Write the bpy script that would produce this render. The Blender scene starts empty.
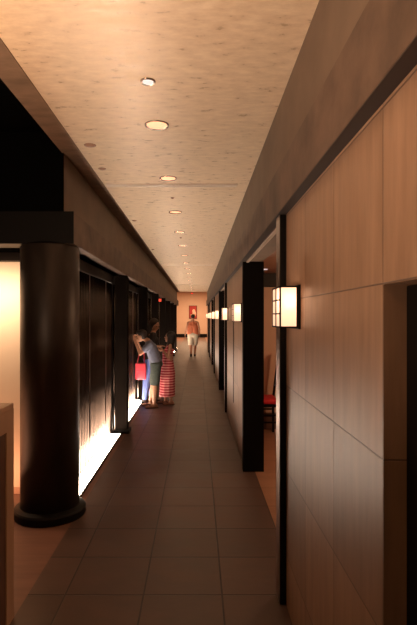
import bpy, bmesh, math, random
from mathutils import Vector, Matrix, Quaternion
random.seed(7)
C = bpy.context.scene.collection
S = bpy.context.scene
PI = math.pi

# ------------------------------------------------------------ camera, world, exposure
cd = bpy.data.cameras.new('camera'); cam = bpy.data.objects.new('camera', cd); C.objects.link(cam)
cam.location = (0, 0, 1.62); cam.rotation_euler = (PI/2, 0, 0)
cd.sensor_fit = 'VERTICAL'; cd.sensor_height = 36; cd.sensor_width = 24
cd.lens = 501/625*36
cd.shift_x = 11/625; cd.shift_y = 4.5/625
cd.clip_start = 0.02; cd.clip_end = 100
S.camera = cam
w = bpy.data.worlds.new('world'); S.world = w; w.use_nodes = True
bg = w.node_tree.nodes['Background']; bg.inputs[0].default_value = (1, .72, .5, 1); bg.inputs[1].default_value = .02
S.view_settings.view_transform = 'Standard'; S.view_settings.look = 'None'
S.view_settings.gamma = 1; S.view_settings.use_curve_mapping = False
S.view_settings.exposure = 0.33

LAMP = (1, .60, .34)
def light(name, kind, loc, energy, color=LAMP, rot=(0, 0, 0), size=.1, size_y=None, spot=None, blend=.6):
    d = bpy.data.lights.new(name, kind); d.energy = energy; d.color = color
    if kind == 'AREA':
        d.size = size
        if size_y: d.shape = 'RECTANGLE'; d.size_y = size_y
    else:
        d.shadow_soft_size = size
    if spot: d.spot_size = spot; d.spot_blend = blend
    o = bpy.data.objects.new(name, d); C.objects.link(o); o.location = loc; o.rotation_euler = rot
    return o
# added fill lights, unseen: one behind the camera, one aimed up at the ceiling
light('lobby_fill', 'AREA', (-2.6, -2.2, 2.9), 10, rot=(0, -.6, 0), size=1.6)
light('ceiling_uplight_fill', 'AREA', (-1.38, .8, 1.2), 72, color=(1, .66, .43), rot=(PI, 0, 0), size=.5, size_y=1.8)
# ------------------------------------------------------------ materials
def mat(name, col, rough=.5, metal=0, emit=None, estr=0, trans=0):
    m = bpy.data.materials.new(name); m.use_nodes = True
    b = m.node_tree.nodes['Principled BSDF']
    b.inputs['Base Color'].default_value = (*col, 1); b.inputs['Roughness'].default_value = rough
    b.inputs['Metallic'].default_value = metal
    if emit:
        b.inputs['Emission Color'].default_value = (*emit, 1); b.inputs['Emission Strength'].default_value = estr
    return m
def noisy(name, c1, c2, scale=(4, 4, 4), rough=.5, metal=0, bump=.0, detail=6, lo=.3, hi=.7, rough2=None, bscale=1):
    m = mat(name, c1, rough, metal); nt = m.node_tree; N = nt.nodes; L = nt.links; b = N['Principled BSDF']
    tc = N.new('ShaderNodeTexCoord'); mp = N.new('ShaderNodeMapping'); mp.inputs['Scale'].default_value = scale
    no = N.new('ShaderNodeTexNoise'); no.inputs['Scale'].default_value = 1; no.inputs['Detail'].default_value = detail
    no.inputs['Roughness'].default_value = .6
    L.new(tc.outputs['Object'], mp.inputs[0]); L.new(mp.outputs[0], no.inputs['Vector'])
    cr = N.new('ShaderNodeValToRGB'); cr.color_ramp.elements[0].position = lo; cr.color_ramp.elements[1].position = hi
    cr.color_ramp.elements[0].color = (*c1, 1); cr.color_ramp.elements[1].color = (*c2, 1)
    L.new(no.outputs[0], cr.inputs[0]); L.new(cr.outputs[0], b.inputs['Base Color'])
    if rough2 is not None:
        mr = N.new('ShaderNodeMapRange'); mr.inputs['From Min'].default_value = lo; mr.inputs['From Max'].default_value = hi
        mr.inputs['To Min'].default_value = rough; mr.inputs['To Max'].default_value = rough2
        L.new(no.outputs[0], mr.inputs[0]); L.new(mr.outputs[0], b.inputs['Roughness'])
    if bump:
        bp = N.new('ShaderNodeBump'); bp.inputs['Strength'].default_value = bump; bp.inputs['Distance'].default_value = .01*bscale
        L.new(no.outputs[0], bp.inputs['Height']); L.new(bp.outputs[0], b.inputs['Normal'])
    m['ramp'] = cr.name; m['noise'] = no.name
    return m
def grid(m, axes, size, origin, mortar, mcol, rough_m=.8):
    """adds a straight tile / panel joint grid over a noisy material; axes picks two object axes"""
    nt = m.node_tree; N = nt.nodes; L = nt.links; b = N['Principled BSDF']; cr = N[m['ramp']]
    tc = N.new('ShaderNodeTexCoord'); sp = N.new('ShaderNodeSeparateXYZ'); L.new(tc.outputs['Object'], sp.inputs[0])
    outs = []
    cells = []
    for ax, s, o in zip(axes, size, origin):
        a = N.new('ShaderNodeMath'); a.operation = 'SUBTRACT'; L.new(sp.outputs[ax], a.inputs[0]); a.inputs[1].default_value = o
        d = N.new('ShaderNodeMath'); d.operation = 'DIVIDE'; L.new(a.outputs[0], d.inputs[0]); d.inputs[1].default_value = s
        fl = N.new('ShaderNodeMath'); fl.operation = 'FLOOR'; L.new(d.outputs[0], fl.inputs[0]); cells.append(fl)
        r = N.new('ShaderNodeMath'); r.operation = 'ROUND'; L.new(d.outputs[0], r.inputs[0])
        e = N.new('ShaderNodeMath'); e.operation = 'SUBTRACT'; L.new(d.outputs[0], e.inputs[0]); L.new(r.outputs[0], e.inputs[1])
        f = N.new('ShaderNodeMath'); f.operation = 'ABSOLUTE'; L.new(e.outputs[0], f.inputs[0])
        g = N.new('ShaderNodeMapRange'); g.inputs['From Min'].default_value = mortar/s*.35; g.inputs['From Max'].default_value = mortar/s*.65
        g.inputs['To Min'].default_value = 1; g.inputs['To Max'].default_value = 0
        L.new(f.outputs[0], g.inputs[0]); outs.append(g)
    mx = N.new('ShaderNodeMath'); mx.operation = 'MAXIMUM'; L.new(outs[0].outputs[0], mx.inputs[0]); L.new(outs[1].outputs[0], mx.inputs[1])
    cv = N.new('ShaderNodeCombineXYZ'); L.new(cells[0].outputs[0], cv.inputs[0]); L.new(cells[1].outputs[0], cv.inputs[1])
    wn = N.new('ShaderNodeTexWhiteNoise'); wn.noise_dimensions = '2D'; L.new(cv.outputs[0], wn.inputs['Vector'])
    vr = N.new('ShaderNodeMapRange'); vr.inputs['To Min'].default_value = .86; vr.inputs['To Max'].default_value = 1.1; L.new(wn.outputs['Value'], vr.inputs[0])
    hs = N.new('ShaderNodeHueSaturation'); L.new(cr.outputs[0], hs.inputs['Color']); L.new(vr.outputs[0], hs.inputs['Value'])
    mix = N.new('ShaderNodeMix'); mix.data_type = 'RGBA'; L.new(mx.outputs[0], mix.inputs['Factor'])
    L.new(hs.outputs[0], mix.inputs['A']); mix.inputs['B'].default_value = (*mcol, 1)
    L.new(mix.outputs['Result'], b.inputs['Base Color'])
    bp = N.new('ShaderNodeBump'); bp.inputs['Strength'].default_value = .6; bp.inputs['Distance'].default_value = .004; bp.invert = True
    L.new(mx.outputs[0], bp.inputs['Height'])
    if b.inputs['Normal'].links: L.new(b.inputs['Normal'].links[0].from_socket, bp.inputs['Normal'])
    L.new(bp.outputs[0], b.inputs['Normal'])
    return m

M = {}
M['ceiling'] = noisy('gold_leaf_ceiling', (.70, .53, .37), (.90, .73, .54), (11, 24, 9), rough=.24, rough2=.5, metal=.12, bump=.14, detail=5)
M['border'] = noisy('shaded_border_plaster', (.16, .105, .07), (.26, .17, .115), (5, 14, 8), rough=.75)  # left ceiling band; the beam's shade is put into this darker brown
M['floor'] = grid(noisy('corridor_tile', (.066, .038, .028), (.112, .064, .047), (3, 5, 3), rough=.40, rough2=.52, bump=.15), (0, 1), (.457, .457), (.1426, 2.92), .010, (.016, .009, .007))
M['red_floor'] = grid(noisy('warm_tile', (.30, .15, .09), (.38, .20, .12), (3, 4, 3), rough=.45), (0, 1), (.457, .457), (.1426, 2.92), .007, (.10, .05, .03))
M['lobby_floor'] = noisy('lobby_wood_floor', (.16, .075, .048), (.22, .105, .068), (1.5, 14, 2), rough=.5)
M['panel'] = grid(noisy('stone_panel', (.28, .165, .103), (.42, .262, .172), (18, 18, 2.5), rough=.38, rough2=.46, bump=.04), (1, 2), (.487, .475), (1.35, .285), .005, (.15, .09, .06))
M['beam'] = noisy('mottled_beam', (.065, .040, .028), (.17, .108, .076), (3, 4, 4), rough=.6, bump=.1, detail=9)
M['upper'] = noisy('upper_wall_plaster', (.15, .105, .075), (.20, .145, .105), (2, 2.5, 3), rough=.7)
M['black'] = mat('black_lacquer', (.006, .005, .0045), .55)
M['void'] = mat('dark_lobby_paint', (.003, .003, .003), .9)
M['dark'] = mat('dark_brown_wood', (.02, .014, .011), .5)
M['column'] = noisy('bronze_column', (.028, .020, .016), (.05, .036, .029), (9, 9, 3), rough=.38, rough2=.5, metal=.35, bump=.1)
M['pier'] = noisy('dark_pier', (.007, .005, .004), (.013, .009, .007), (8, 8, 2), rough=.9)
M['slat'] = mat('bronze_rod', (.055, .036, .027), .22, .85)
M['chrome'] = mat('brushed_metal', (.55, .47, .40), .25, 1)
M['steel'] = mat('grey_post_metal', (.30, .22, .18), .3, .9)
M['cream'] = noisy('cream_plaster', (.72, .60, .44), (.76, .64, .48), (2, 2, 2), rough=.8)
M['rose'] = noisy('rose_plaster', (.55, .36, .26), (.60, .40, .29), (2, 2, 2), rough=.8)
M['endwall'] = noisy('end_wall_plaster', (.58, .42, .32), (.63, .47, .36), (1, 1, 1), rough=.8)
M['planks'] = noisy('red_wood_planks', (.18, .085, .055), (.26, .13, .085), (1, 16, 1), rough=.5)
M['stand'] = noisy('counter_wood', (.46, .29, .19), (.54, .35, .24), (3, 3, 1.5), rough=.5)
M['stand_panel'] = noisy('counter_panel_wood', (.10, .045, .03), (.14, .065, .042), (3, 3, 1), rough=.5)
for k_ in ('black', 'void', 'dark', 'pier'): M[k_].node_tree.nodes['Principled BSDF'].inputs['Specular IOR Level'].default_value = {'void': 0, 'black': .15, 'pier': .02}.get(k_, .2)
M['track'] = mat('pale_door_track', (.62, .50, .42), .45)
M['slot'] = mat('pale_vent_metal', (.9, .8, .7), .35, .2)
M['beam_shade'] = mat('painted_beam_shade', (.022, .013, .01), .6)  # near-black colour standing in for shade under the right beam
M['shade'] = None
M['bulb_strip'] = mat('floor_light_glass', (.9, .85, .8), .3, emit=(1, .78, .60), estr=44)
M['down_on'] = mat('downlight_lens', (.9, .6, .4), .4, emit=(1, .50, .27), estr=.75)
M['white_disc'] = mat('white_lens', (.75, .72, .72), .35, emit=(.9, .8, .85), estr=.5)
M['disc'] = mat('tan_cover_plate', (.45, .26, .18), .4)
M['red'] = mat('red_cushion', (.62, .02, .03), .6)
M['picture_red'] = noisy('red_paper', (.30, .012, .01), (.42, .03, .02), (3, 3, 3), rough=.6)
M['red_lamp'] = mat('red_lamp_glass', (.7, .05, .03), .4, emit=(1, .08, .04), estr=.9)
def shade_mat():
    m = bpy.data.materials.new('paper_shade'); m.use_nodes = True; nt = m.node_tree; nt.nodes.clear()
    o = nt.nodes.new('ShaderNodeOutputMaterial'); e = nt.nodes.new('ShaderNodeEmission'); e.inputs[0].default_value = (1, .62, .42, 1); e.inputs[1].default_value = .42
    t = nt.nodes.new('ShaderNodeBsdfTranslucent'); t.inputs[0].default_value = (.92, .78, .66, 1)
    a = nt.nodes.new('ShaderNodeAddShader'); nt.links.new(e.outputs[0], a.inputs[0]); nt.links.new(t.outputs[0], a.inputs[1]); nt.links.new(a.outputs[0], o.inputs[0])
    return m
M['shade'] = shade_mat()

# ------------------------------------------------------------ helpers
def add_box(bm, a, b, bevel=0):
    r = bmesh.ops.create_cube(bm, size=1)['verts']
    for v in r:
        v.co = Vector([a[i] + (v.co[i]+.5)*(b[i]-a[i]) for i in range(3)])
    if bevel:
        es = {e for v in r for e in v.link_edges}
        bmesh.ops.bevel(bm, geom=list(es), offset=bevel, segments=2, affect='EDGES', profile=.5)
def add_cyl(bm, p0, p1, r0, r1=None, seg=24, caps=True):
    r1 = r0 if r1 is None else r1
    p0 = Vector(p0); p1 = Vector(p1); d = p1-p0; q = d.to_track_quat('Z', 'Y')
    bmesh.ops.create_cone(bm, cap_ends=caps, segments=seg, radius1=max(r0, 1e-4), radius2=max(r1, 1e-4), depth=d.length,
                          matrix=Matrix.Translation((p0+p1)/2) @ q.to_matrix().to_4x4())
BALL = {}
def add_ell(bm, c, r, rot=None, seg=20):
    mt = Matrix.Translation(Vector(c)) @ (rot.to_matrix().to_4x4() if rot else Matrix.Identity(4)) @ Matrix.Diagonal((*r, 1))
    if seg not in BALL:
        t_ = bmesh.new(); bmesh.ops.create_uvsphere(t_, u_segments=seg, v_segments=max(8, seg*2//3), radius=1); t_.verts.index_update()
        BALL[seg] = ([v.co.copy() for v in t_.verts], [[v.index for v in f.verts] for f in t_.faces]); t_.free()
    vs = [bm.verts.new(mt @ co) for co in BALL[seg][0]]
    for f in BALL[seg][1]: bm.faces.new([vs[i] for i in f])
def cap(bm, p0, p1, r0, r1=None, seg=16):
    r1 = r0 if r1 is None else r1
    add_cyl(bm, p0, p1, r0, r1, seg); add_ell(bm, p0, (r0,)*3, seg=seg); add_ell(bm, p1, (r1,)*3, seg=seg)
def lathe(bm, prof, c, seg=64):
    rings = []
    for r, z in prof:
        rings.append([bm.verts.new((c[0]+r*math.cos(2*PI*k/seg), c[1]+r*math.sin(2*PI*k/seg), c[2]+z)) for k in range(seg)])
    for a, b in zip(rings, rings[1:]):
        for k in range(seg): bm.faces.new((a[k], a[(k+1) % seg], b[(k+1) % seg], b[k]))
    bm.faces.new(rings[0][::-1]); bm.faces.new(rings[-1])
def obj(name, bm, m, parent=None, smooth=False, remesh=0, label=None):
    bmesh.ops.recalc_face_normals(bm, faces=bm.faces)
    me = bpy.data.meshes.new(name); bm.to_mesh(me); bm.free()
    o = bpy.data.objects.new(name, me); C.objects.link(o)
    for mm in (m if isinstance(m, (list, tuple)) else [m]): me.materials.append(mm)
    if smooth:
        for p in me.polygons: p.use_smooth = True
    if remesh:
        md = o.modifiers.new('remesh', 'REMESH'); md.mode = 'VOXEL'; md.voxel_size = remesh; md.use_smooth_shade = True
        sm = o.modifiers.new('smooth', 'SMOOTH'); sm.factor = .6; sm.iterations = 3
    if parent is not None:
        o.parent = parent; o.matrix_parent_inverse = Matrix.Translation(-Vector(parent.location)) if False else Matrix.Identity(4)
    if label: o['label'] = label
    return o
def box(name, a, b, m, parent=None, bevel=0, label=None):
    bm = bmesh.new(); add_box(bm, a, b, bevel); return obj(name, bm, m, parent, label=label)
def struct(name, a, b, m, bevel=0):
    o = box(name, a, b, m, None, bevel); o['kind'] = 'structure'; return o
def tag(o, label, cat, group=None):
    o['label'] = label; o['category'] = cat
    if group: o['group'] = group
    return o
def thing(name, label, cat, loc=(0, 0, 0), group=None):
    o = bpy.data.objects.new(name, None); C.objects.link(o); o.location = loc; o.empty_display_size = .1
    return tag(o, label, cat, group)
def dup(root, loc, label, group=None):
    r = root.copy(); C.objects.link(r); r.location = loc; r['label'] = label
    if group: r['group'] = group
    for ch in root.children:
        c = ch.copy(); C.objects.link(c); c.parent = r
        for g in ch.children:
            d = g.copy(); C.objects.link(d); d.parent = c
    return r

# ------------------------------------------------------------ layout numbers
Y0, YE, YF = -3.5, 26.0, 40.0            # back, end of corridor, far wall
XB = .45; XW = .50                       # right beam face, right wall face
XL = -.98; XU = -1.06                    # left beam face, left upper wall face
ZB, ZT, ZC = 2.20, 2.455, 2.92           # beam bottom, beam top, ceiling
OPEN = [(2.95, 5.24), (8.63, 11.12), (14.5, 16.95), (20.3, 22.75)]
PIER = [6.97 + 2.76*k for k in range(7)]

# ------------------------------------------------------------ structure
struct('floor', (XL-.01, Y0, -.05), (.60, YF, 0), M['floor'])
struct('floor_dining', (.60, Y0, -.05), (4, YE, 0), M['red_floor'])
struct('floor_lobby', (-4.5, Y0, -.05), (XL-.01, 4.7, 0), M['lobby_floor'])
struct('floor_foyer_right', (.60, YE, -.05), (3.5, YF, 0), M['red_floor'])
struct('floor_left', (-3.5, 4.7, -.05), (XL-.01, YF, 0), M['lobby_floor'])
struct('ceiling', (-.918, Y0, ZC), (XW, YE, ZC+.12), M['ceiling'])
struct('trim_1', (XU-.01, Y0, ZC-.004), (-.918, YE, ZC+.12), M['border'])
struct('trim_beam_shade', (XB+.001, Y0, ZB-.004), (XW+.0, YE, ZB), M['beam_shade'])  # thin dark sheet added to paint the beam underside's shade
# right wall with openings
struct('wall_right_upper', (XW, Y0, ZB), (.68, YE, ZC+.12), M['upper'])
struct('trim_2', (XB, Y0, ZB), (XW, YE, ZT), M['beam'], .004)
struct('wall_right', (XW, 1.347, 0), (.68, 2.90, ZB), M['panel'])
struct('wall_right_header', (XW, .35, 1.707), (.68, 1.347, ZB), M['panel'])
struct('wall_right_near', (XW, Y0, 0), (.68, .35, ZB), M['panel'])
segs = [(OPEN[i][1], OPEN[i+1][0] if i < 3 else YE) for i in range(4)]
for a, b in segs:
    struct('wall_right', (XW, a+.05, 0), (.68, b-.05, ZB), M['panel'])
d1 = struct('door_1', (.560, .352, .003), (.60, 1.345, 1.704), M['black'], .004)
bm = bmesh.new(); cap(bm, (.548, .47, .82), (.548, .47, 1.02), .009); obj('door_handle', bm, M['steel'], d1, smooth=True)
for (n, f) in OPEN:
    near = struct('trim_3', (.465, n-.13, 0), (.695, n, ZB), M['black'], .004)
    box('metal_edge', (.4625, n-.125, .0), (.465, n-.004, ZB), M['steel'], near)
    struct('trim_4', (.475, f, 0), (.695, f+.10, ZB), M['black'], .004)
    struct('trim_5', (.512, n+.004, ZB-.012), (.536, f-.004, ZB), M['track'])
# dark reveal strip on the second wall stretch
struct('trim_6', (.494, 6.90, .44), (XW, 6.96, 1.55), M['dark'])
# side rooms to the right
for i, (n, f) in enumerate(OPEN):
    yb = f+2.0
    struct('wall_dining_far', (.68, yb, 0), (4, yb+.1, 2.24), M['rose'])
    struct('ceiling_dining', (.68, n-1.2, 2.24), (4, yb, 2.30), M['planks'])
    struct('trim_7', (.68, yb-.14, 2.05), (4, yb, 2.24), M['dark'])
    struct('baseboard_dining', (.68, yb-.02, 0), (4, yb, .24), M['stand_panel'])
    struct('wall_dining_side', (3.9, n-1.2, 0), (4, yb, 2.24), M['rose'])
    struct('wall_dining_near', (.68, n-1.3, 0), (4, n-1.2, 2.24), M['rose'])
    light('dining_lamp', 'POINT', (2.0, (n+f)/2+1.2, 1.9), 42 if i == 0 else 16, size=.12)
# left side
struct('wall_left_upper', (-1.25, 3.975, ZB), (XU, YE, ZC+.12), M['upper'])
struct('trim_8', (-1.30, 3.97, ZB), (XL, YE, ZT), M['beam'], .004)
struct('trim_9', (-4.5, 3.97, ZB), (-1.30, 4.20, ZT), M['dark'])
struct('trim_11', (-4.5, 3.958, ZB), (XL, 3.97, ZT), M['black'])
struct('wall_lobby_upper', (-4.5, 3.96, ZT), (XU, 3.974, 3.08), M['void'])
struct('wall_lobby_upper', (-4.5, 4.0, ZT), (-1.25, 4.1, 3.08), M['void'])
struct('ceiling_lobby', (-4.5, Y0, 3.08), (XU-.01, 4.1, 3.2), M['void'])
struct('wall_lobby_left', (-4.6, Y0, 0), (-4.5, 4.7, 3.2), M['dark'])
struct('wall_lobby_back', (-4.6, Y0-.1, 0), (.7, Y0, 3.2), M['upper'])
struct('wall_lobby', (-4.5, 4.6, 0), (-1.36, 4.7, 2.20), M['cream'])
struct('trim_10', (-4.5, 4.50, 2.125), (-1.36, 4.6, 2.20), M['dark'])
struct('baseboard_lobby', (-4.5, 4.588, 0), (-1.36, 4.6, .06), M['stand'])
struct('ceiling_left_soffit', (-4.5, 4.20, 2.20), (-1.30, 4.70, 2.26), M['void'])
struct('wall_left', (-1.46, 4.7, 0), (-1.36, YE, 2.30), M['void'])
# foyer beyond the corridor
struct('wall_end', (-3.5, YF, 0), (3.5, YF+.1, 3.7), M['endwall'])
struct('baseboard_end', (-3.5, YF-.03, 0), (3.5, YF, .27), M['black'])
struct('wall_foyer_left', (-3.6, YE, 0), (-3.5, YF, 3.7), M['endwall'])
struct('wall_foyer_right', (3.5, YE, 0), (3.6, YF, 3.7), M['endwall'])
struct('ceiling_foyer', (-3.6, YE, 3.7), (3.6, YF+.1, 3.8), M['endwall'])
struct('wall_foyer_near_left', (-3.6, YE, 0), (-1.30, YE+.1, 3.7), M['endwall'])
struct('wall_foyer_near_right', (.69, YE, 0), (3.6, YE+.1, 3.7), M['endwall'])
struct('wall_foyer_near_top', (-1.30, YE, ZC+.12), (.69, YE+.1, 3.7), M['endwall'])
light('foyer_lamp', 'AREA', (-.2, 36.5, 3.6), 330, size=2.5)
light('lobby_wall_washer', 'SPOT', (-2.15, 4.32, 2.16), 12, size=.04, spot=2.8, blend=.9)
light('floor_bounce_fill', 'AREA', (-2.4, 4.25, .10), 10, color=(1, .42, .22), rot=(2.4, 0, 0), size=1.6, size_y=.1)  # added red uplight, stands in for bounce off the warm floor
light('lobby_wall_fill', 'AREA', (-2.3, 4.26, 1.9), 15, color=(1, .66, .44), rot=(.9, 0, 0), size=1.7, size_y=.08)  # extra unseen area light, added to brighten the cream wall

# ------------------------------------------------------------ left columns, piers, screens, floor lights
t = thing('round_column', 'thick round dark bronze column at the corner of the left screens', 'column', (-1.215, 4.13, 0))
bm = bmesh.new(); lathe(bm, [(.235, .075), (.235, 2.19), (.228, 2.20)], (0, 0, 0)); obj('shaft', bm, M['column'], t, smooth=True)
bm = bmesh.new(); lathe(bm, [(.282, 0), (.288, .012), (.288, .058), (.278, .072), (.24, .085)], (0, 0, 0)); obj('base', bm, M['black'], t, smooth=False)

pier_words = ['nearest the round column', 'beside the boy at the screens', 'just past the girl in the striped dress', 'fourth along from the round column',
              'fifth along from the round column', 'sixth along from the round column', 'last before the lit end wall']
bm = bmesh.new(); add_box(bm, (-.17, 0, .05), (0, .17, ZB), .006)
t0 = thing('square_pier', 'x', 'pier', (XL, PIER[0], 0), 'dark piers between the slatted screens')
obj('shaft', bm, M['pier'], t0)
box('base', (-.18, -.03, 0), (.035, .20, .05), M['black'], t0, .006)
t0['label'] = 'dark square pier under the left beam, ' + pier_words[0]
for k in range(1, 7): dup(t0, (XL, PIER[k], 0), 'dark square pier under the left beam, ' + pier_words[k])

def make_screen(L):
    t = thing('slatted_screen', 'x', 'screen', (0, 0, 0), 'rod screens along the left wall')
    bm = bmesh.new(); n = int(L/.072)
    for k in range(n):
        y = .02 + (L-.04)*k/(n-1)
        add_cyl(bm, (-1.20, y, .012), (-1.20, y, 2.09), .013, seg=12)
    for v in bm.verts: pass
    obj('rods', bm, M['slat'], t, smooth=True)
    box('backing', (-1.25, 0, .0), (-1.225, L, 2.09), M['black'], t)
    box('header_rail', (-1.25, 0, 2.085), (-1.175, L, ZB), M['dark'], t, .003)
    for j in range(3):
        y = .97*j+.12 if L > 2.2 else .8*j+.1
        if y < L-.05: box('divider_bar', (-1.20, y-.009, .03), (-1.186, y+.009, 2.085), M['steel'], t, .003)
    return t
def make_light(L):
    t = thing('floor_light', 'x', 'floor light', (0, 0, 0), 'glowing floor light boxes under the screens')
    box('glass', (-1.183, .03, .004), (-1.055, L-.09, .022), M['bulb_strip'], t, .002)
    bm = bmesh.new(); add_box(bm, (-1.055, 0, 0), (-1.045, L, .026)); add_box(bm, (-1.186, 0, 0), (-1.183, L, .010))
    add_box(bm, (-1.183, 0, 0), (-1.055, .03, .026)); add_box(bm, (-1.183, L-.09, 0), (-1.055, L, .026))
    obj('frame', bm, M['black'], t)
    return t
bays = [(4.44, PIER[0]-.035)] + [(PIER[k]+.205, PIER[k+1]-.035) for k in range(6)] + [(PIER[6]+.205, YE-.05)]
bw = ['nearest the camera, by the round column', 'one the children stand at', 'just beyond the children', 'fourth from the round column', 'fifth from the round column',
      'sixth from the round column', 'seventh from the round column', 'last before the lit end wall']
sp = lp = None
for i, (a, b) in enumerate(bays):
    if i == 0 or i == 7:
        s = make_screen(b-a); l = make_light(b-a); s.location.y = l.location.y = a
    elif i == 1:
        s = sp = make_screen(b-a); l = lp = make_light(b-a); s.location.y = l.location.y = a
    else:
        s = dup(sp, (0, a, 0), ''); l = dup(lp, (0, a, 0), '')
    s['label'] = 'dark screen of thin vertical metal rods, ' + bw[i]
    l['label'] = 'bright white floor light box, ' + bw[i].replace('one the children', 'the one the children')

# ------------------------------------------------------------ counter at the left edge
t = thing('host_stand', 'tan wooden host stand with dark inset side panel at the left edge', 'counter', (-.99, 2.70, 0))
box('body', (-.7, -1.2, .0), (-.012, 0, 1.13), M['stand'], t, .004)
box('top', (-.7, -1.2, 1.13), (0, 0, 1.157), M['stand'], t, .004)
bm = bmesh.new(); add_box(bm, (-.012, -.10, .0), (0, 0, 1.13)); add_box(bm, (-.012, -1.2, 1.02), (0, -.10, 1.13)); add_box(bm, (-.012, -1.2, 0), (0, -1.1, 1.02))
obj('side_frame', bm, M['stand'], t)
box('inset_panel', (-.0125, -1.1, .0), (-.006, -.10, 1.02), M['stand_panel'], t, label='dark recessed side panel')

# ------------------------------------------------------------ sconces
def make_sconce():
    t = thing('wall_sconce', 'x', 'wall lamp', (XW, 0, 1.567), 'lantern sconces on the right wall')
    L, D, H = .245, .102, .204; e = .0075
    bm = bmesh.new()
    for x in (-D, -.012-e):
        for y in (0, L-e): add_box(bm, (x, y, 0), (x+e, y+e, H))
    for z in (0, H-e):
        for y in (0, L-e): add_box(bm, (-D, y, z), (-.012, y+e, z+e))
        add_box(bm, (-D, 0, z), (-D+e, L, z+e))
    obj('frame', bm, M['black'], t)
    bm = bmesh.new()
    for z in (H*.34, H*.67): add_box(bm, (-D-.001, e, z-.003), (-D+.004, L-e, z+.003))
    add_box(bm, (-D-.001, L*.5-.003, e), (-D+.004, L*.5+.003, H-e))
    obj('lattice', bm, M['black'], t)
    box('backplate', (-.012, -.004, -.006), (-.0005, L+.004, H+.006), M['black'], t, .002)
    bm = bmesh.new()
    i = .0035
    add_box(bm, (-D+i, i, e), (-D+i+.0015, L-i, H-e)); add_box(bm, (-D+i, i, e), (-.013, i+.0015, H-e)); add_box(bm, (-D+i, L-i-.0015, e), (-.013, L-i, H-e))
    obj('paper_shade', bm, M['shade'], t)
    bm = bmesh.new(); add_cyl(bm, (-.05, L/2, .003), (-.05, L/2, .05), .014, seg=12); obj('lamp_holder', bm, M['black'], t)
    ld = bpy.data.lights.new('bulb_light', 'POINT'); ld.energy = .32; ld.color = (1, .74, .56); ld.shadow_soft_size = .02
    lo = bpy.data.objects.new('bulb_light', ld); C.objects.link(lo); lo.parent = t; lo.location = (-.05, .06, .135)
    return t
sy = [(-.75, 'behind the viewpoint'), (2.43, 'nearest, on the tan wall'), (5.56, 'second, past the first doorway'),
      (8.11, 'third, before the second doorway'), (11.45, 'fourth lantern, past the second doorway'), (13.98, 'fifth lantern along the wall'),
      (17.25, 'sixth lantern along the wall'), (19.78, 'seventh lantern along the wall'), (23.05, 'last lantern before the end wall')]
s0 = None
for y, wd in sy[1:]:
    lab = 'lit paper lantern sconce in black frame, ' + wd
    if s0 is None: s0 = make_sconce(); s0.location.y = y; s0['label'] = lab
    else: dup(s0, (XW, y, 1.567), lab)

# ------------------------------------------------------------ ceiling fixtures
def make_down():
    t = thing('ceiling_downlight', 'x', 'ceiling light', (0, 0, ZC), 'recessed lamps in the corridor ceiling')
    bm = bmesh.new(); lathe(bm, [(.068, -.001), (.080, -.008), (.083, -.001), (.083, 0)], (0, 0, 0), 40); obj('trim_ring', bm, M['chrome'], t, smooth=True)
    bm = bmesh.new(); add_cyl(bm, (0, 0, -.004), (0, 0, 0), .067, seg=40); obj('lens', bm, M['down_on'], t)
    ld = bpy.data.lights.new('downlight_beam', 'SPOT'); ld.energy = 8; ld.color = LAMP; ld.spot_size = 1.5; ld.spot_blend = .8; ld.shadow_soft_size = .05
    lo = bpy.data.objects.new('downlight_beam', ld); C.objects.link(lo); lo.parent = t; lo.location = (0, 0, -.03)
    return t
ords = ['first', 'second', 'third', 'fourth', 'fifth', 'sixth', 'seventh', 'eighth', 'ninth', 'tenth', 'eleventh', 'twelfth', 'thirteenth', 'fourteenth', 'fifteenth', 'sixteenth']
d0 = None
for k, y in enumerate([3.39, 4.69] + [6.2+1.45*j for j in range(14)]):
    lab = 'round recessed warm ceiling downlight with metal rim, %s from the camera' % ords[k]
    if d0 is None: d0 = make_down(); d0.location = (-.275, y, ZC); d0['label'] = lab
    else: dup(d0, (-.275, y, ZC), lab)
t = thing('ceiling_spotlight', 'small white-lensed ceiling spot nearest the camera', 'ceiling light', (-.273, 2.76, ZC))
bm = bmesh.new(); lathe(bm, [(.030, -.002), (.038, -.010), (.042, -.001), (.042, 0)], (0, 0, 0), 32); obj('trim_ring', bm, M['chrome'], t, smooth=True)
bm = bmesh.new(); add_cyl(bm, (0, 0, -.007), (0, 0, 0), .030, seg=32); obj('lens', bm, M['white_disc'], t)
pl = [(-.813, 3.79, .034, 'nearest, left of the downlights'), (-.836, 4.39, .026, 'second, just before the metal slot'), (-.85, 6.75, .026, 'third, past the first metal slot'), (-.85, 9.6, .026, 'fourth along the left side'),
      (-.27, 5.46, .018, 'tiny one behind the first metal slot'), (-.27, 8.2, .018, 'tiny one between the fourth and fifth downlights')]
for x, y, r, wd in pl:
    bm = bmesh.new(); lathe(bm, [(r*.5, -.012), (r*.8, -.009), (r*.85, -.004), (r*1.3, -.003), (r*1.35, 0)], (0, 0, 0), 28)
    o = obj('sprinkler_cap', bm, M['disc'], smooth=True); o.location = (x, y, ZC); tag(o, 'small round tan ceiling cap, ' + wd, 'sprinkler', 'small caps in the ceiling')
for k, y in enumerate([4.93, 12.5, 20.0]):
    t = thing('slot_diffuser', 'long thin metal air slot across the ceiling, %s from the camera' % ords[k], 'air vent', (-.255, y, ZC), 'air slots across the ceiling')
    bm = bmesh.new(); add_box(bm, (-.645, -.045, -.012), (.645, -.016, 0)); add_box(bm, (-.645, .016, -.012), (.645, .045, 0)); add_box(bm, (-.645, -.004, -.010), (.645, .004, 0))
    obj('rails', bm, M['slot'], t); box('slot', (-.63, -.012, -.002), (.63, .012, 0), M['dark'], t)
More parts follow.
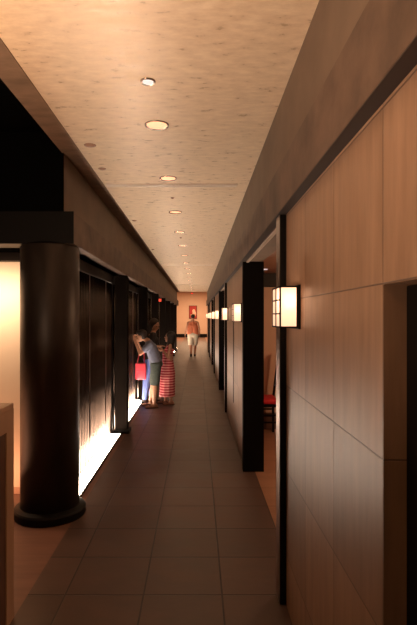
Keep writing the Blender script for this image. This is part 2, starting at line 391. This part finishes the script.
# ------------------------------------------------------------ end wall picture and red lamps
t = thing('framed_picture', 'tall red picture with a pale figure shape on the far end wall', 'picture', (-.36, YF-.03, 1.48))
box('frame', (-.32, -.02, 0), (.32, .03, 1.05), M['dark'], t, .006)
box('print', (-.28, -.026, .04), (.28, -.02, 1.01), M['picture_red'], t)
bm = bmesh.new(); add_ell(bm, (.06, -.028, .62), (.12, .004, .14)); add_ell(bm, (.10, -.028, .40), (.15, .004, .22)); obj('pale_motif', bm, mat('pale_pink_ink', (.85, .50, .38), .6), t, smooth=True)
def red_sign(x, y, z, label, w=.20, h=.10):
    t = thing('ceiling_sign', label, 'sign', (x, y, z))
    box('housing', (-w/2, 0, -h), (w/2, .05, 0), M['dark'], t, .005)
    box('face', (-w/2+.012, -.003, -h+.012), (w/2-.012, .0, -.012), M['red_lamp'], t)
    bm = bmesh.new(); add_cyl(bm, (0, .025, 0), (0, .025, .05), .012, seg=10); obj('stem', bm, M['dark'], t)
    return t
red_sign(-.28, 25.6, ZC-.05, 'small red glowing sign hanging at the far end of the ceiling', .13, .08)
red_sign(-1.08, 14.3, ZB-.05, 'small red glowing sign under the left beam beyond the children', .12, .10)

# ------------------------------------------------------------ dining chair seen through the first doorway
def chair(loc, rz, label):
    t = thing('dining_chair', label, 'chair', loc); t.rotation_euler.z = rz; t.scale = (1.08,)*3
    # local: faces +X, back at -X
    box('seat', (-.21, -.21, .43), (.22, .21, .49), M['red'], t, .02, label='bright red seat cushion')
    for sx in (-.205, .20):
        for sy_ in (-.20, .20):
            bm = bmesh.new(); add_cyl(bm, (sx*1.03, sy_*1.03, 0), (sx, sy_, .43), .014, .018, seg=10); obj('leg', bm, M['black'], t)
    bm = bmesh.new()
    add_box(bm, (-.22, -.21, .395), (.22, -.19, .43)); add_box(bm, (-.22, .19, .395), (.22, .21, .43)); add_box(bm, (-.22, -.21, .395), (-.20, .21, .43)); add_box(bm, (.20, -.21, .395), (.22, .21, .43))
    obj('seat_frame', bm, M['black'], t)
    for z in (.20, .29):
        bm = bmesh.new()
        add_box(bm, (-.21, -.212, z), (.21, -.196, z+.02)); obj('stretcher', bm, M['black'], t); bm = bmesh.new(); add_box(bm, (-.21, .196, z), (.21, .212, z+.02)); obj('stretcher', bm, M['black'], t)
    bm = bmesh.new()
    for sy_ in (-.19, .19): cap(bm, (-.205, sy_, .43), (-.28, sy_, 1.06), .016, .013)
    cap(bm, (-.28, -.19, 1.06), (-.28, .19, 1.06), .016); cap(bm, (-.225, -.19, .62), (-.225, .19, .62), .012)
    for k in range(5): cap(bm, (-.225, -.12+.06*k, .62), (-.278, -.12+.06*k, 1.05), .008)
    obj('backrest', bm, M['black'], t)
    return t
chair((.84, 6.84, 0), PI, 'black wooden dining chair with red seat seen through the first doorway')
bm = bmesh.new(); add_cyl(bm, (0, 0, -.006), (0, 0, 0), .05, seg=24)
o = obj('ceiling_downlight', bm, M['white_disc']); o.location = (.86, 6.5, 2.24); tag(o, 'small round bright lamp in the dining room ceiling', 'ceiling light')

# ------------------------------------------------------------ people
def frame(fwd, up):
    f = Vector(fwd).normalized(); u = Vector(up); r = f.cross(u).normalized(); u = r.cross(f).normalized()
    return f, r, u            # forward, right, up
def quat(f, r, u): return Matrix((r, f, u)).transposed().to_quaternion()
def add_head(bm, c, fwd, up, s=1.0):
    f, r, u = frame(fwd, up); q = quat(f, r, u); c = Vector(c)
    P = lambda a, b, d: c + (r*a + f*b + u*d)*s
    add_ell(bm, P(0, -.012, .022), (.074*s, .092*s, .088*s), q)
    add_ell(bm, P(0, .022, -.045), (.055*s, .062*s, .062*s), q)
    add_ell(bm, P(0, .058, -.088), (.024*s, .020*s, .018*s), q)
    cap(bm, P(0, .082, .002), P(0, .102, -.026), .008*s, .0125*s)
    add_ell(bm, P(0, .080, -.056), (.022*s, .010*s, .009*s), q)
    for k in (-1, 1):
        add_ell(bm, P(.076*k, -.01, -.008), (.010*s, .020*s, .030*s), q)
        add_ell(bm, P(.034*k, .074, .022), (.020*s, .010*s, .007*s), q)
def face_parts(t, c, fwd, up, s=1.0):
    f, r, u = frame(fwd, up); q = quat(f, r, u); c = Vector(c); P = lambda a, b, d: c + (r*a + f*b + u*d)*s
    for k in (-1, 1):
        bm = bmesh.new(); add_ell(bm, P(.031*k, .077, .003), (.012*s, .008*s, .008*s), q, 12); obj('eye', bm, MP['eye'], t, smooth=True)
    bm = bmesh.new(); add_ell(bm, P(0, .087, -.057), (.020*s, .006*s, .006*s), q, 12); obj('mouth', bm, MP['lip'], t, smooth=True)
def add_hand(bm, wrist, d, palm_n, s=1.0, curl=.5, side=1):
    """d: pointing direction, palm_n: palm normal, side: which side the thumb leaves"""
    d = Vector(d).normalized(); n = Vector(palm_n); sd = d.cross(n).normalized()*side; n = (sd.cross(d)*side).normalized(); w_ = Vector(wrist)
    q = Matrix((sd, d, n)).transposed().to_quaternion()
    add_ell(bm, w_ + d*.045*s, (.038*s, .052*s, .017*s), q, 14)
    for k, (o_, L) in enumerate(((-.028, .062), (-.010, .074), (.009, .080), (.027, .072))):
        b = w_ + d*.08*s + sd*o_*s
        a1 = curl*.5; a2 = curl*1.2
        m_ = b + (d*math.cos(a1) + n*math.sin(a1))*L*.5*s
        e = m_ + (d*math.cos(a2) + n*math.sin(a2))*L*.5*s
        cap(bm, w_ + d*.05*s + sd*o_*.8*s, b, .0095*s, .009*s, 8); cap(bm, b, m_, .009*s, .0085*s, 8); cap(bm, m_, e, .0085*s, .007*s, 8)
    b = w_ + d*.025*s + sd*.026*s; m_ = b + (sd*.75 + d*.6 + n*.25)*.036*s; e = m_ + (sd*.25 + d*.8 + n*.4)*.032*s
    cap(bm, b, m_, .012*s, .010*s, 8); cap(bm, m_, e, .010*s, .008*s, 8)
def chain(bm, pts, rs):
    for k in range(len(pts)-1): cap(bm, pts[k], pts[k+1], rs[k], rs[k+1])
def foot(bm, ankle, d, s=1.0, r=.036):
    a = Vector(ankle); d = Vector((d[0], d[1], 0)).normalized()
    z = r*s
    h = Vector((a.x, a.y, z)) - d*.04*s; ball = Vector((a.x, a.y, z*.75)) + d*.11*s; toe = Vector((a.x, a.y, z*.62)) + d*.155*s
    cap(bm, a, h, r*s, r*s*.95); cap(bm, h, ball, r*s*.95, r*s*.95*.8); cap(bm, ball, toe, r*s*.75, r*s*.6)
    sd = Vector((d.y, -d.x, 0))
    cap(bm, ball+sd*.016*s, toe+sd*.016*s, r*s*.68, r*s*.5); cap(bm, ball-sd*.016*s, toe-sd*.016*s, r*s*.68, r*s*.5)
def cloth(name, m_, scale=(60, 60, 60)):
    return m_
MP = {
 'skin': noisy('skin', (.46, .22, .135), (.52, .27, .17), (20, 20, 20), rough=.5),
 'skin_far': noisy('tanned_skin', (.52, .25, .15), (.58, .29, .18), (20, 20, 20), rough=.5),
 'hair': noisy('dark_hair', (.012, .007, .005), (.035, .02, .014), (90, 90, 12), rough=.75, bump=.5),
 'eye': mat('dark_eye', (.03, .02, .02), .2), 'lip': mat('lips', (.42, .14, .11), .5),
 'blue': noisy('slate_blue_cotton', (.15, .165, .24), (.20, .22, .30), (25, 25, 25), rough=.9, bump=.3),
 'short': noisy('dark_green_cotton', (.045, .06, .055), (.075, .09, .08), (40, 40, 40), rough=.9, bump=.3),
 'blacktop': mat('black_cotton', (.02, .014, .014), .9),
 'jeans': noisy('blue_denim', (.10, .15, .42), (.15, .21, .52), (60, 60, 60), rough=.9),
 'orange': noisy('coral_cotton', (.78, .22, .11), (.85, .28, .15), (20, 20, 20), rough=.9),
 'white': noisy('cream_cotton', (.80, .68, .52), (.86, .75, .60), (20, 20, 20), rough=.9),
 'shoe': mat('dark_shoe_leather', (.03, .015, .012), .5), 'sole': mat('pale_rubber', (.35, .28, .24), .7),
 'bag': noisy('crimson_fabric', (.60, .02, .05), (.72, .05, .08), (10, 10, 10), rough=.5),
 'straw': mat('straw_visor', (.75, .48, .22), .8), 'flop': mat('sandal_leather', (.10, .05, .035), .8),
}
def stripes():
    m = mat('striped_jersey', (.6, .05, .08), .9); nt = m.node_tree; N = nt.nodes; L = nt.links; b = N['Principled BSDF']
    tc = N.new('ShaderNodeTexCoord'); wv = N.new('ShaderNodeTexWave'); wv.bands_direction = 'Z'; wv.inputs['Scale'].default_value = 6.6; wv.inputs['Distortion'].default_value = .6; wv.inputs['Detail'].default_value = 1
    cr = N.new('ShaderNodeValToRGB'); cr.color_ramp.interpolation = 'LINEAR'; cr.color_ramp.elements[0].position = .5; cr.color_ramp.elements[1].position = .68
    cr.color_ramp.elements[0].color = (.48, .03, .055, 1); cr.color_ramp.elements[1].color = (.85, .36, .36, 1)
    L.new(tc.outputs['Object'], wv.inputs[0]); L.new(wv.outputs[0], cr.inputs[0]); L.new(cr.outputs[0], b.inputs['Base Color']); return m
MP['stripe'] = stripes()

# --- boy leaning to the screen, hands cupped at his face
def build_boy():
    t = thing('person', 'boy in slate blue shirt and dark knee shorts leaning to the screen, hands at face', 'person', (-.84, 9.02, 0))
    pel = Vector((.10, 0, .80)); ch = Vector((.01, .02, 1.05)); nk = Vector((-.06, .04, 1.19)); hd = Vector((-.185, .06, 1.275))
    shl = Vector((-.02, .18, 1.12)); shr = Vector((.0, -.12, 1.13))
    fw = Vector((-1, .15, -.12)); up = Vector((-.25, 0, 1))
    body = bmesh.new()
    add_head(body, hd, fw, up, .96)
    cap(body, nk, hd + Vector((.03, 0, -.03)), .042, .042); cap(body, nk, ch, .05, .095)
    cap(body, ch + Vector((0, .05, 0)), pel + Vector((0, .04, 0)), .085, .085); cap(body, ch - Vector((0, .05, 0)), pel - Vector((0, .04, 0)), .085, .085)
    cap(body, shl, nk, .042, .045); cap(body, shr, nk, .042, .045)
    legs = []
    for sy_, kx, ax in ((-1, .075, .07), (1, .04, -.02)):
        hip = pel + Vector((0, .07*sy_, -.03)); kn = Vector((kx, .085*sy_, .43)); an = Vector((ax, .095*sy_, .075)); legs.append((hip, kn, an))
        chain(body, (hip, kn, kn + (an-kn)*.35, an), (.078, .046, .049, .030)); foot(body, an, (-1, .25*sy_), .92)
    # camera-side arm: elbow low, hand up at the face
    el = Vector((-.17, -.17, .97)); wr = Vector((-.275, -.075, 1.19))
    chain(body, (shr, el, wr), (.04, .033, .022)); add_hand(body, wr, (-.15, .35, 1), (-.2, 1, 0), .85, .7, -1)
    el2 = Vector((-.2, .22, 1.0)); wr2 = Vector((-.285, .19, 1.20))
    chain(body, (shl, el2, wr2), (.04, .033, .022)); add_hand(body, wr2, (-.12, -.35, 1), (-.2, -1, 0), .85, .7, 1)
    obj('body', body, MP['skin'], t, True, .007)
    face_parts(t, hd, fw, up, .96)
    f, r, u = frame(fw, up); q = quat(f, r, u)
    bm = bmesh.new(); add_ell(bm, hd - f*.028 + u*.036, (.084, .090, .084), q); add_ell(bm, hd - f*.055 - u*.01, (.072, .055, .065), q); add_ell(bm, hd + f*.045 + u*.072, (.062, .04, .028), q)
    obj('hair', bm, MP['hair'], t, True, .008)
    bm = bmesh.new()
    cap(bm, nk - Vector((-.02, 0, .035)), ch, .066, .11)
    for o_ in (-.055, .055): cap(bm, ch + Vector((0, o_, 0)), pel + Vector((-.005, o_*.8, .0)), .10, .108)
    add_cyl(bm, pel + Vector((-.01, 0, .03)), pel + Vector((.005, 0, -.06)), .120, .122, 24)
    for s_, e_ in ((shr, el), (shl, el2)):
        cap(bm, s_, nk - Vector((-.01, 0, .03)), .058, .058); cap(bm, s_, s_ + (e_-s_)*.55, .058, .056)
    obj('shirt', bm, MP['blue'], t, True, .009)
    bm = bmesh.new()
    cap(bm, pel + Vector((0, -.045, -.02)), pel + Vector((0, .045, -.02)), .112)
    for hip, kn, an in legs: add_cyl(bm, hip + Vector((0, 0, .02)), kn + Vector((0, 0, -.03)), .102, .080, 20)
    obj('shorts', bm, MP['short'], t, True, .009)
    for hip, kn, an in legs:
        bm = bmesh.new(); d = Vector((-1, .25*(1 if an.y > 0 else -1), 0)).normalized()
        base = Vector((an.x, an.y, .006)); cap(bm, base - d*.045, base + d*.13, .032, .040)
        for v in bm.verts: v.co.z = max(0, min(.012, v.co.z))
        cap(bm, base + d*.05 + Vector((-.02*d.y, .035, .03)), base + d*.10 + Vector((0, 0, .055)), .005); cap(bm, base + d*.05 + Vector((.0, -.035, .03)), base + d*.10 + Vector((0, 0, .055)), .005)
        obj('sandal', bm, MP['flop'], t)
build_boy()

# --- dark haired woman behind the boy
def build_woman():
    t = thing('person', 'dark-haired woman in black top and blue jeans standing between the two children', 'person', (-.90, 9.54, 0))
    pel = Vector((.0, 0, .86)); ch = Vector((.03, 0, 1.15)); nk = Vector((.05, 0, 1.33)); hd = Vector((.085, -.02, 1.465))
    fw = Vector((.8, -.45, -.35)); up = Vector((.1, 0, 1))
    body = bmesh.new(); add_head(body, hd, fw, up, 1.0)
    cap(body, nk, hd - Vector((.01, 0, .05)), .046, .044); cap(body, nk, ch, .06, .11)
    for o_ in (-.06, .06): cap(body, ch + Vector((0, o_, 0)), pel + Vector((0, o_, 0)), .10, .12)
    sh1 = Vector((.07, -.165, 1.27)); sh2 = Vector((.02, .165, 1.27)); cap(body, sh1, nk, .048, .05); cap(body, sh2, nk, .048, .05)
    el = Vector((.10, -.19, 1.02)); wr = Vector((.17, -.22, 1.08)); el.x = .0
    chain(body, (sh1, el, wr), (.044, .036, .024)); add_hand(body, wr, (1, 0, .05), (0, 0, -1), .95, .5, 1)
    el2 = Vector((.05, .17, 1.02)); wr2 = Vector((.20, .06, .98)); chain(body, (sh2, el2, wr2), (.044, .036, .024)); add_hand(body, wr2, (1, -.2, .05), (0, 0, -1), .95, .5, -1)
    legs = []
    for sy_, ax in ((-1, -.09), (1, .02)):
        hip = pel + Vector((0, .08*sy_, -.04)); kn = Vector((-.02+ax*.4, .09*sy_, .47)); an = Vector((ax, .10*sy_, .08)); legs.append((hip, kn, an))
        chain(body, (hip, kn, an), (.09, .055, .035)); foot(body, an, (1, -.2), 1.0)
    obj('body', body, MP['skin'], t, True, .008); face_parts(t, hd, fw, up, 1.0)
    f, r, u = frame(fw, up); q = quat(f, r, u)
    bm = bmesh.new(); add_ell(bm, hd - f*.03 + u*.038, (.090, .098, .090), q)
    cap(bm, hd - f*.05, hd - f*.055 - u*.20, .078, .058); 
    for k in (-1, 1): cap(bm, hd + r*.068*k - f*.01 + u*.04, hd + r*.074*k - f*.025 - u*.16, .030, .034)
    obj('hair', bm, MP['hair'], t, True, .009)
    bm = bmesh.new(); cap(bm, nk - Vector((0, 0, .05)), ch, .075, .125)
    for o_ in (-.06, .06): cap(bm, ch + Vector((0, o_, 0)), pel + Vector((0, o_, 0)), .115, .135)
    add_ell(bm, ch + Vector((.07, -.05, .02)), (.07, .07, .07)); add_ell(bm, ch + Vector((.07, .05, .02)), (.07, .07, .07))
    for s_, e_ in ((sh1, el), (sh2, el2)): cap(bm, s_, nk - Vector((0, 0, .04)), .062, .062); cap(bm, s_, s_ + (e_-s_)*.5, .062, .058)
    obj('top', bm, MP['blacktop'], t, True, .010)
    bm = bmesh.new(); cap(bm, pel + Vector((0, -.05, -.03)), pel + Vector((0, .05, -.03)), .135)
    for hip, kn, an in legs: chain(bm, (hip, kn, an + Vector((0, 0, .02))), (.112, .076, .055))
    obj('jeans', bm, MP['jeans'], t, True, .010)
    for hip, kn, an in legs:
        bm = bmesh.new(); foot(bm, an, (1, -.2), 1.06, .038)
        obj('shoe', bm, MP['shoe'], t, True, .009)
build_woman()

# --- girl in striped dress
def build_girl():
    t = thing('person', 'girl with long dark hair in a long pink and red striped dress', 'person', (-.54, 9.32, 0))
    pel = Vector((-.015, 0, .74)); ch = Vector((.01, 0, .98)); nk = Vector((.02, 0, 1.12)); hd = Vector((.02, 0, 1.245))
    fw = Vector((-.9, .35, .15)); up = Vector((0, 0, 1))
    body = bmesh.new(); add_head(body, hd, fw, up, .94)
    cap(body, nk, hd - Vector((0, 0, .05)), .038, .036); cap(body, nk, ch, .045, .08)
    for o_ in (-.04, .04): cap(body, ch + Vector((0, o_, 0)), pel + Vector((0, o_, 0)), .075, .09)
    sh1 = Vector((.04, -.125, 1.065)); sh2 = Vector((.0, .125, 1.065)); cap(body, sh1, nk, .035, .036); cap(body, sh2, nk, .035, .036)
    el = Vector((-.03, -.16, .88)); wr = Vector((-.10, -.13, 1.02)); el.x = .0; chain(body, (sh1, el, wr), (.034, .028, .019)); add_hand(body, wr, (-.7, .2, .7), (0, 0, -1), .8, .5, -1)
    el2 = Vector((-.0, .16, .86)); wr2 = Vector((-.06, .15, .68)); chain(body, (sh2, el2, wr2), (.034, .028, .019)); add_hand(body, wr2, (-.2, 0, -1), (0, -1, 0), .8, .5, 1)
    legs = []
    for sy_, ax in ((-1, .05), (1, -.06)):
        hip = pel + Vector((0, .055*sy_, -.03)); kn = Vector((ax*.6, .06*sy_, .40)); an = Vector((ax, .07*sy_, .07)); legs.append((hip, kn, an))
        chain(body, (hip, kn, kn + (an-kn)*.35, an), (.07, .042, .044, .027)); foot(body, an, (-1, .1*sy_), .85)
    obj('body', body, MP['skin'], t, True, .007); face_parts(t, hd, fw, up, .94)
    f, r, u = frame(fw, up); q = quat(f, r, u)
    bm = bmesh.new(); add_ell(bm, hd - f*.026 + u*.036, (.084, .090, .082), q); cap(bm, hd - f*.05, hd - f*.06 - u*.19, .070, .050)
    for k in (-1, 1): cap(bm, hd + r*.062*k - f*.01 + u*.03, hd + r*.066*k - f*.03 - u*.13, .028, .028)
    obj('hair', bm, MP['hair'], t, True, .008)
    bm = bmesh.new(); add_ell(bm, ch + Vector((0, 0, .0)), (.098, .135, .085)); 
    lathe_pts = [(.098, .135, .98), (.095, .125, .85), (.115, .145, .72), (.140, .150, .58), (.138, .15, .40), (.145, .17, .15)]
    rings = []
    for rx, ry, z in lathe_pts:
        cx = -.01 + (.98-z)*-.02
        rings.append([bm.verts.new((cx + rx*(1+.05*math.sin(7*a)*(1-z))*math.cos(a), ry*(1+.05*math.sin(9*a)*(1-z))*math.sin(a), z)) for a in [2*PI*k/40 for k in range(40)]])
    for a, b in zip(rings, rings[1:]):
        for k in range(40): bm.faces.new((a[k], a[(k+1) % 40], b[(k+1) % 40], b[k]))
    bm.faces.new(rings[0]); bm.faces.new(rings[-1][::-1])
    for sy_ in (-.07, .07): cap(bm, (-.06, sy_, 1.0), (.01, sy_*1.05, 1.125), .012); cap(bm, (.01, sy_*1.05, 1.125), (.075, sy_, 1.0), .012)
    obj('dress', bm, MP['stripe'], t, True, .008)
    for hip, kn, an in legs:
        bm = bmesh.new(); d = Vector((-1, 0, 0)); base = Vector((an.x, an.y, .006)); cap(bm, base - d*.04, base + d*.12, .030, .036)
        for v in bm.verts: v.co.z = max(0, min(.012, v.co.z))
        cap(bm, base + d*.05 + Vector((0, .03, .03)), base + d*.09 + Vector((0, 0, .05)), .005); cap(bm, base + d*.05 + Vector((0, -.03, .03)), base + d*.09 + Vector((0, 0, .05)), .005)
        obj('sandal', bm, MP['flop'], t)
build_girl()

# --- woman walking away, far down the corridor
def build_far():
    t = thing('person', 'woman in coral top and cream knee shorts walking away down the corridor', 'person', (-.19, 20.6, 0))
    pel = Vector((0, 0, .93)); ch = Vector((0, .01, 1.22)); nk = Vector((0, .02, 1.44)); hd = Vector((0, .04, 1.635)); fw = Vector((0, 1, -.1)); up = Vector((0, 0, 1))
    body = bmesh.new(); add_head(body, hd, fw, up, 1.08); cap(body, nk, hd - Vector((0, 0, .05)), .05, .05); cap(body, nk, ch, .06, .12)
    arms = []
    for s_ in (-1, 1):
        cap(body, ch + Vector((.07*s_, 0, 0)), pel + Vector((.075*s_, 0, 0)), .12, .135)
        sh = Vector((.19*s_, .01, 1.385)); el = Vector((.26*s_, -.02 - .05*s_, 1.11)); wr = Vector((.32*s_ if s_ < 0 else .27, .06 - .02*s_, .90)); cap(body, sh, nk, .05, .05)
        chain(body, (sh, el, wr), (.052, .042, .028)); add_hand(body, wr, (.1*s_, .15, -1), (-s_, 0, 0), 1.0, .5, s_)
    legs = []
    for s_, ky, ay, az in ((-1, -.04, -.20, .12), (1, .08, .10, .085)):
        hip = pel + Vector((.09*s_, 0, -.05)); kn = Vector((.085*s_, ky, .50)); an = Vector((.075*s_, ay, az)); legs.append((hip, kn, an))
        chain(body, (hip, kn, kn + (an-kn)*.35, an), (.11, .066, .068, .040)); foot(body, an, (0, 1), 1.0)
    obj('body', body, MP['skin_far'], t, True, .010); face_parts(t, hd, fw, up, 1.05)
    bm = bmesh.new(); add_ell(bm, hd + Vector((0, -.035, .02)), (.088, .092, .095)); add_ell(bm, hd + Vector((0, -.12, -.02)), (.045, .05, .05)); obj('hair', bm, MP['hair'], t, True, .010)
    bm = bmesh.new(); lathe(bm, [(.096, .052), (.100, .075), (.096, .098)], hd, 32); add_ell(bm, hd + Vector((0, .10, .055)), (.085, .10, .008)); obj('visor', bm, MP['straw'], t)
    bm = bmesh.new(); cap(bm, nk - Vector((0, 0, .06)), ch, .085, .135)
    for s_ in (-1, 1): cap(bm, ch + Vector((.075*s_, 0, 0)), pel + Vector((.08*s_, 0, .02)), .135, .15); cap(bm, Vector((.13*s_, .01, 1.37)), ch, .062, .10); cap(bm, Vector((.15*s_, .01, 1.36)), nk - Vector((0, 0, .03)), .058, .05)
    obj('top', bm, MP['orange'], t, True, .010)
    bm = bmesh.new(); cap(bm, pel + Vector((-.06, 0, -.04)), pel + Vector((.06, 0, -.04)), .158)
    for hip, kn, an in legs: add_cyl(bm, hip + Vector((0, 0, .02)), kn + Vector((0, 0, -.03)), .145, .115, 20)
    obj('shorts', bm, MP['white'], t, True, .010)
    for hip, kn, an in legs:
        bm = bmesh.new(); foot(bm, an - Vector((0, 0, .02)), (0, 1), 1.08, .042); obj('shoe', bm, MP['shoe'], t, True, .010)
build_far()

# --- crimson bag hanging at the woman's side
t = thing('shoulder_bag', 'crimson red bag hanging beside the woman, behind the boy', 'bag', (-1.05, 9.275, .46))
bm = bmesh.new(); add_box(bm, (-.10, -.035, 0), (.10, .03, .31), .025); obj('body', bm, MP['bag'], t, True)
box('flap', (-.093, -.042, .15), (.093, -.032, .30), MP['bag'], t, .005)
bm = bmesh.new(); pts = [Vector((-.07, 0, .25)), Vector((-.04, .02, .45)), Vector((.02, .02, .56)), Vector((.05, .02, .56)), Vector((.06, .01, .44)), Vector((.07, 0, .25))]
chain(bm, pts, [.009]*6); obj('strap', bm, MP['bag'], t, True)
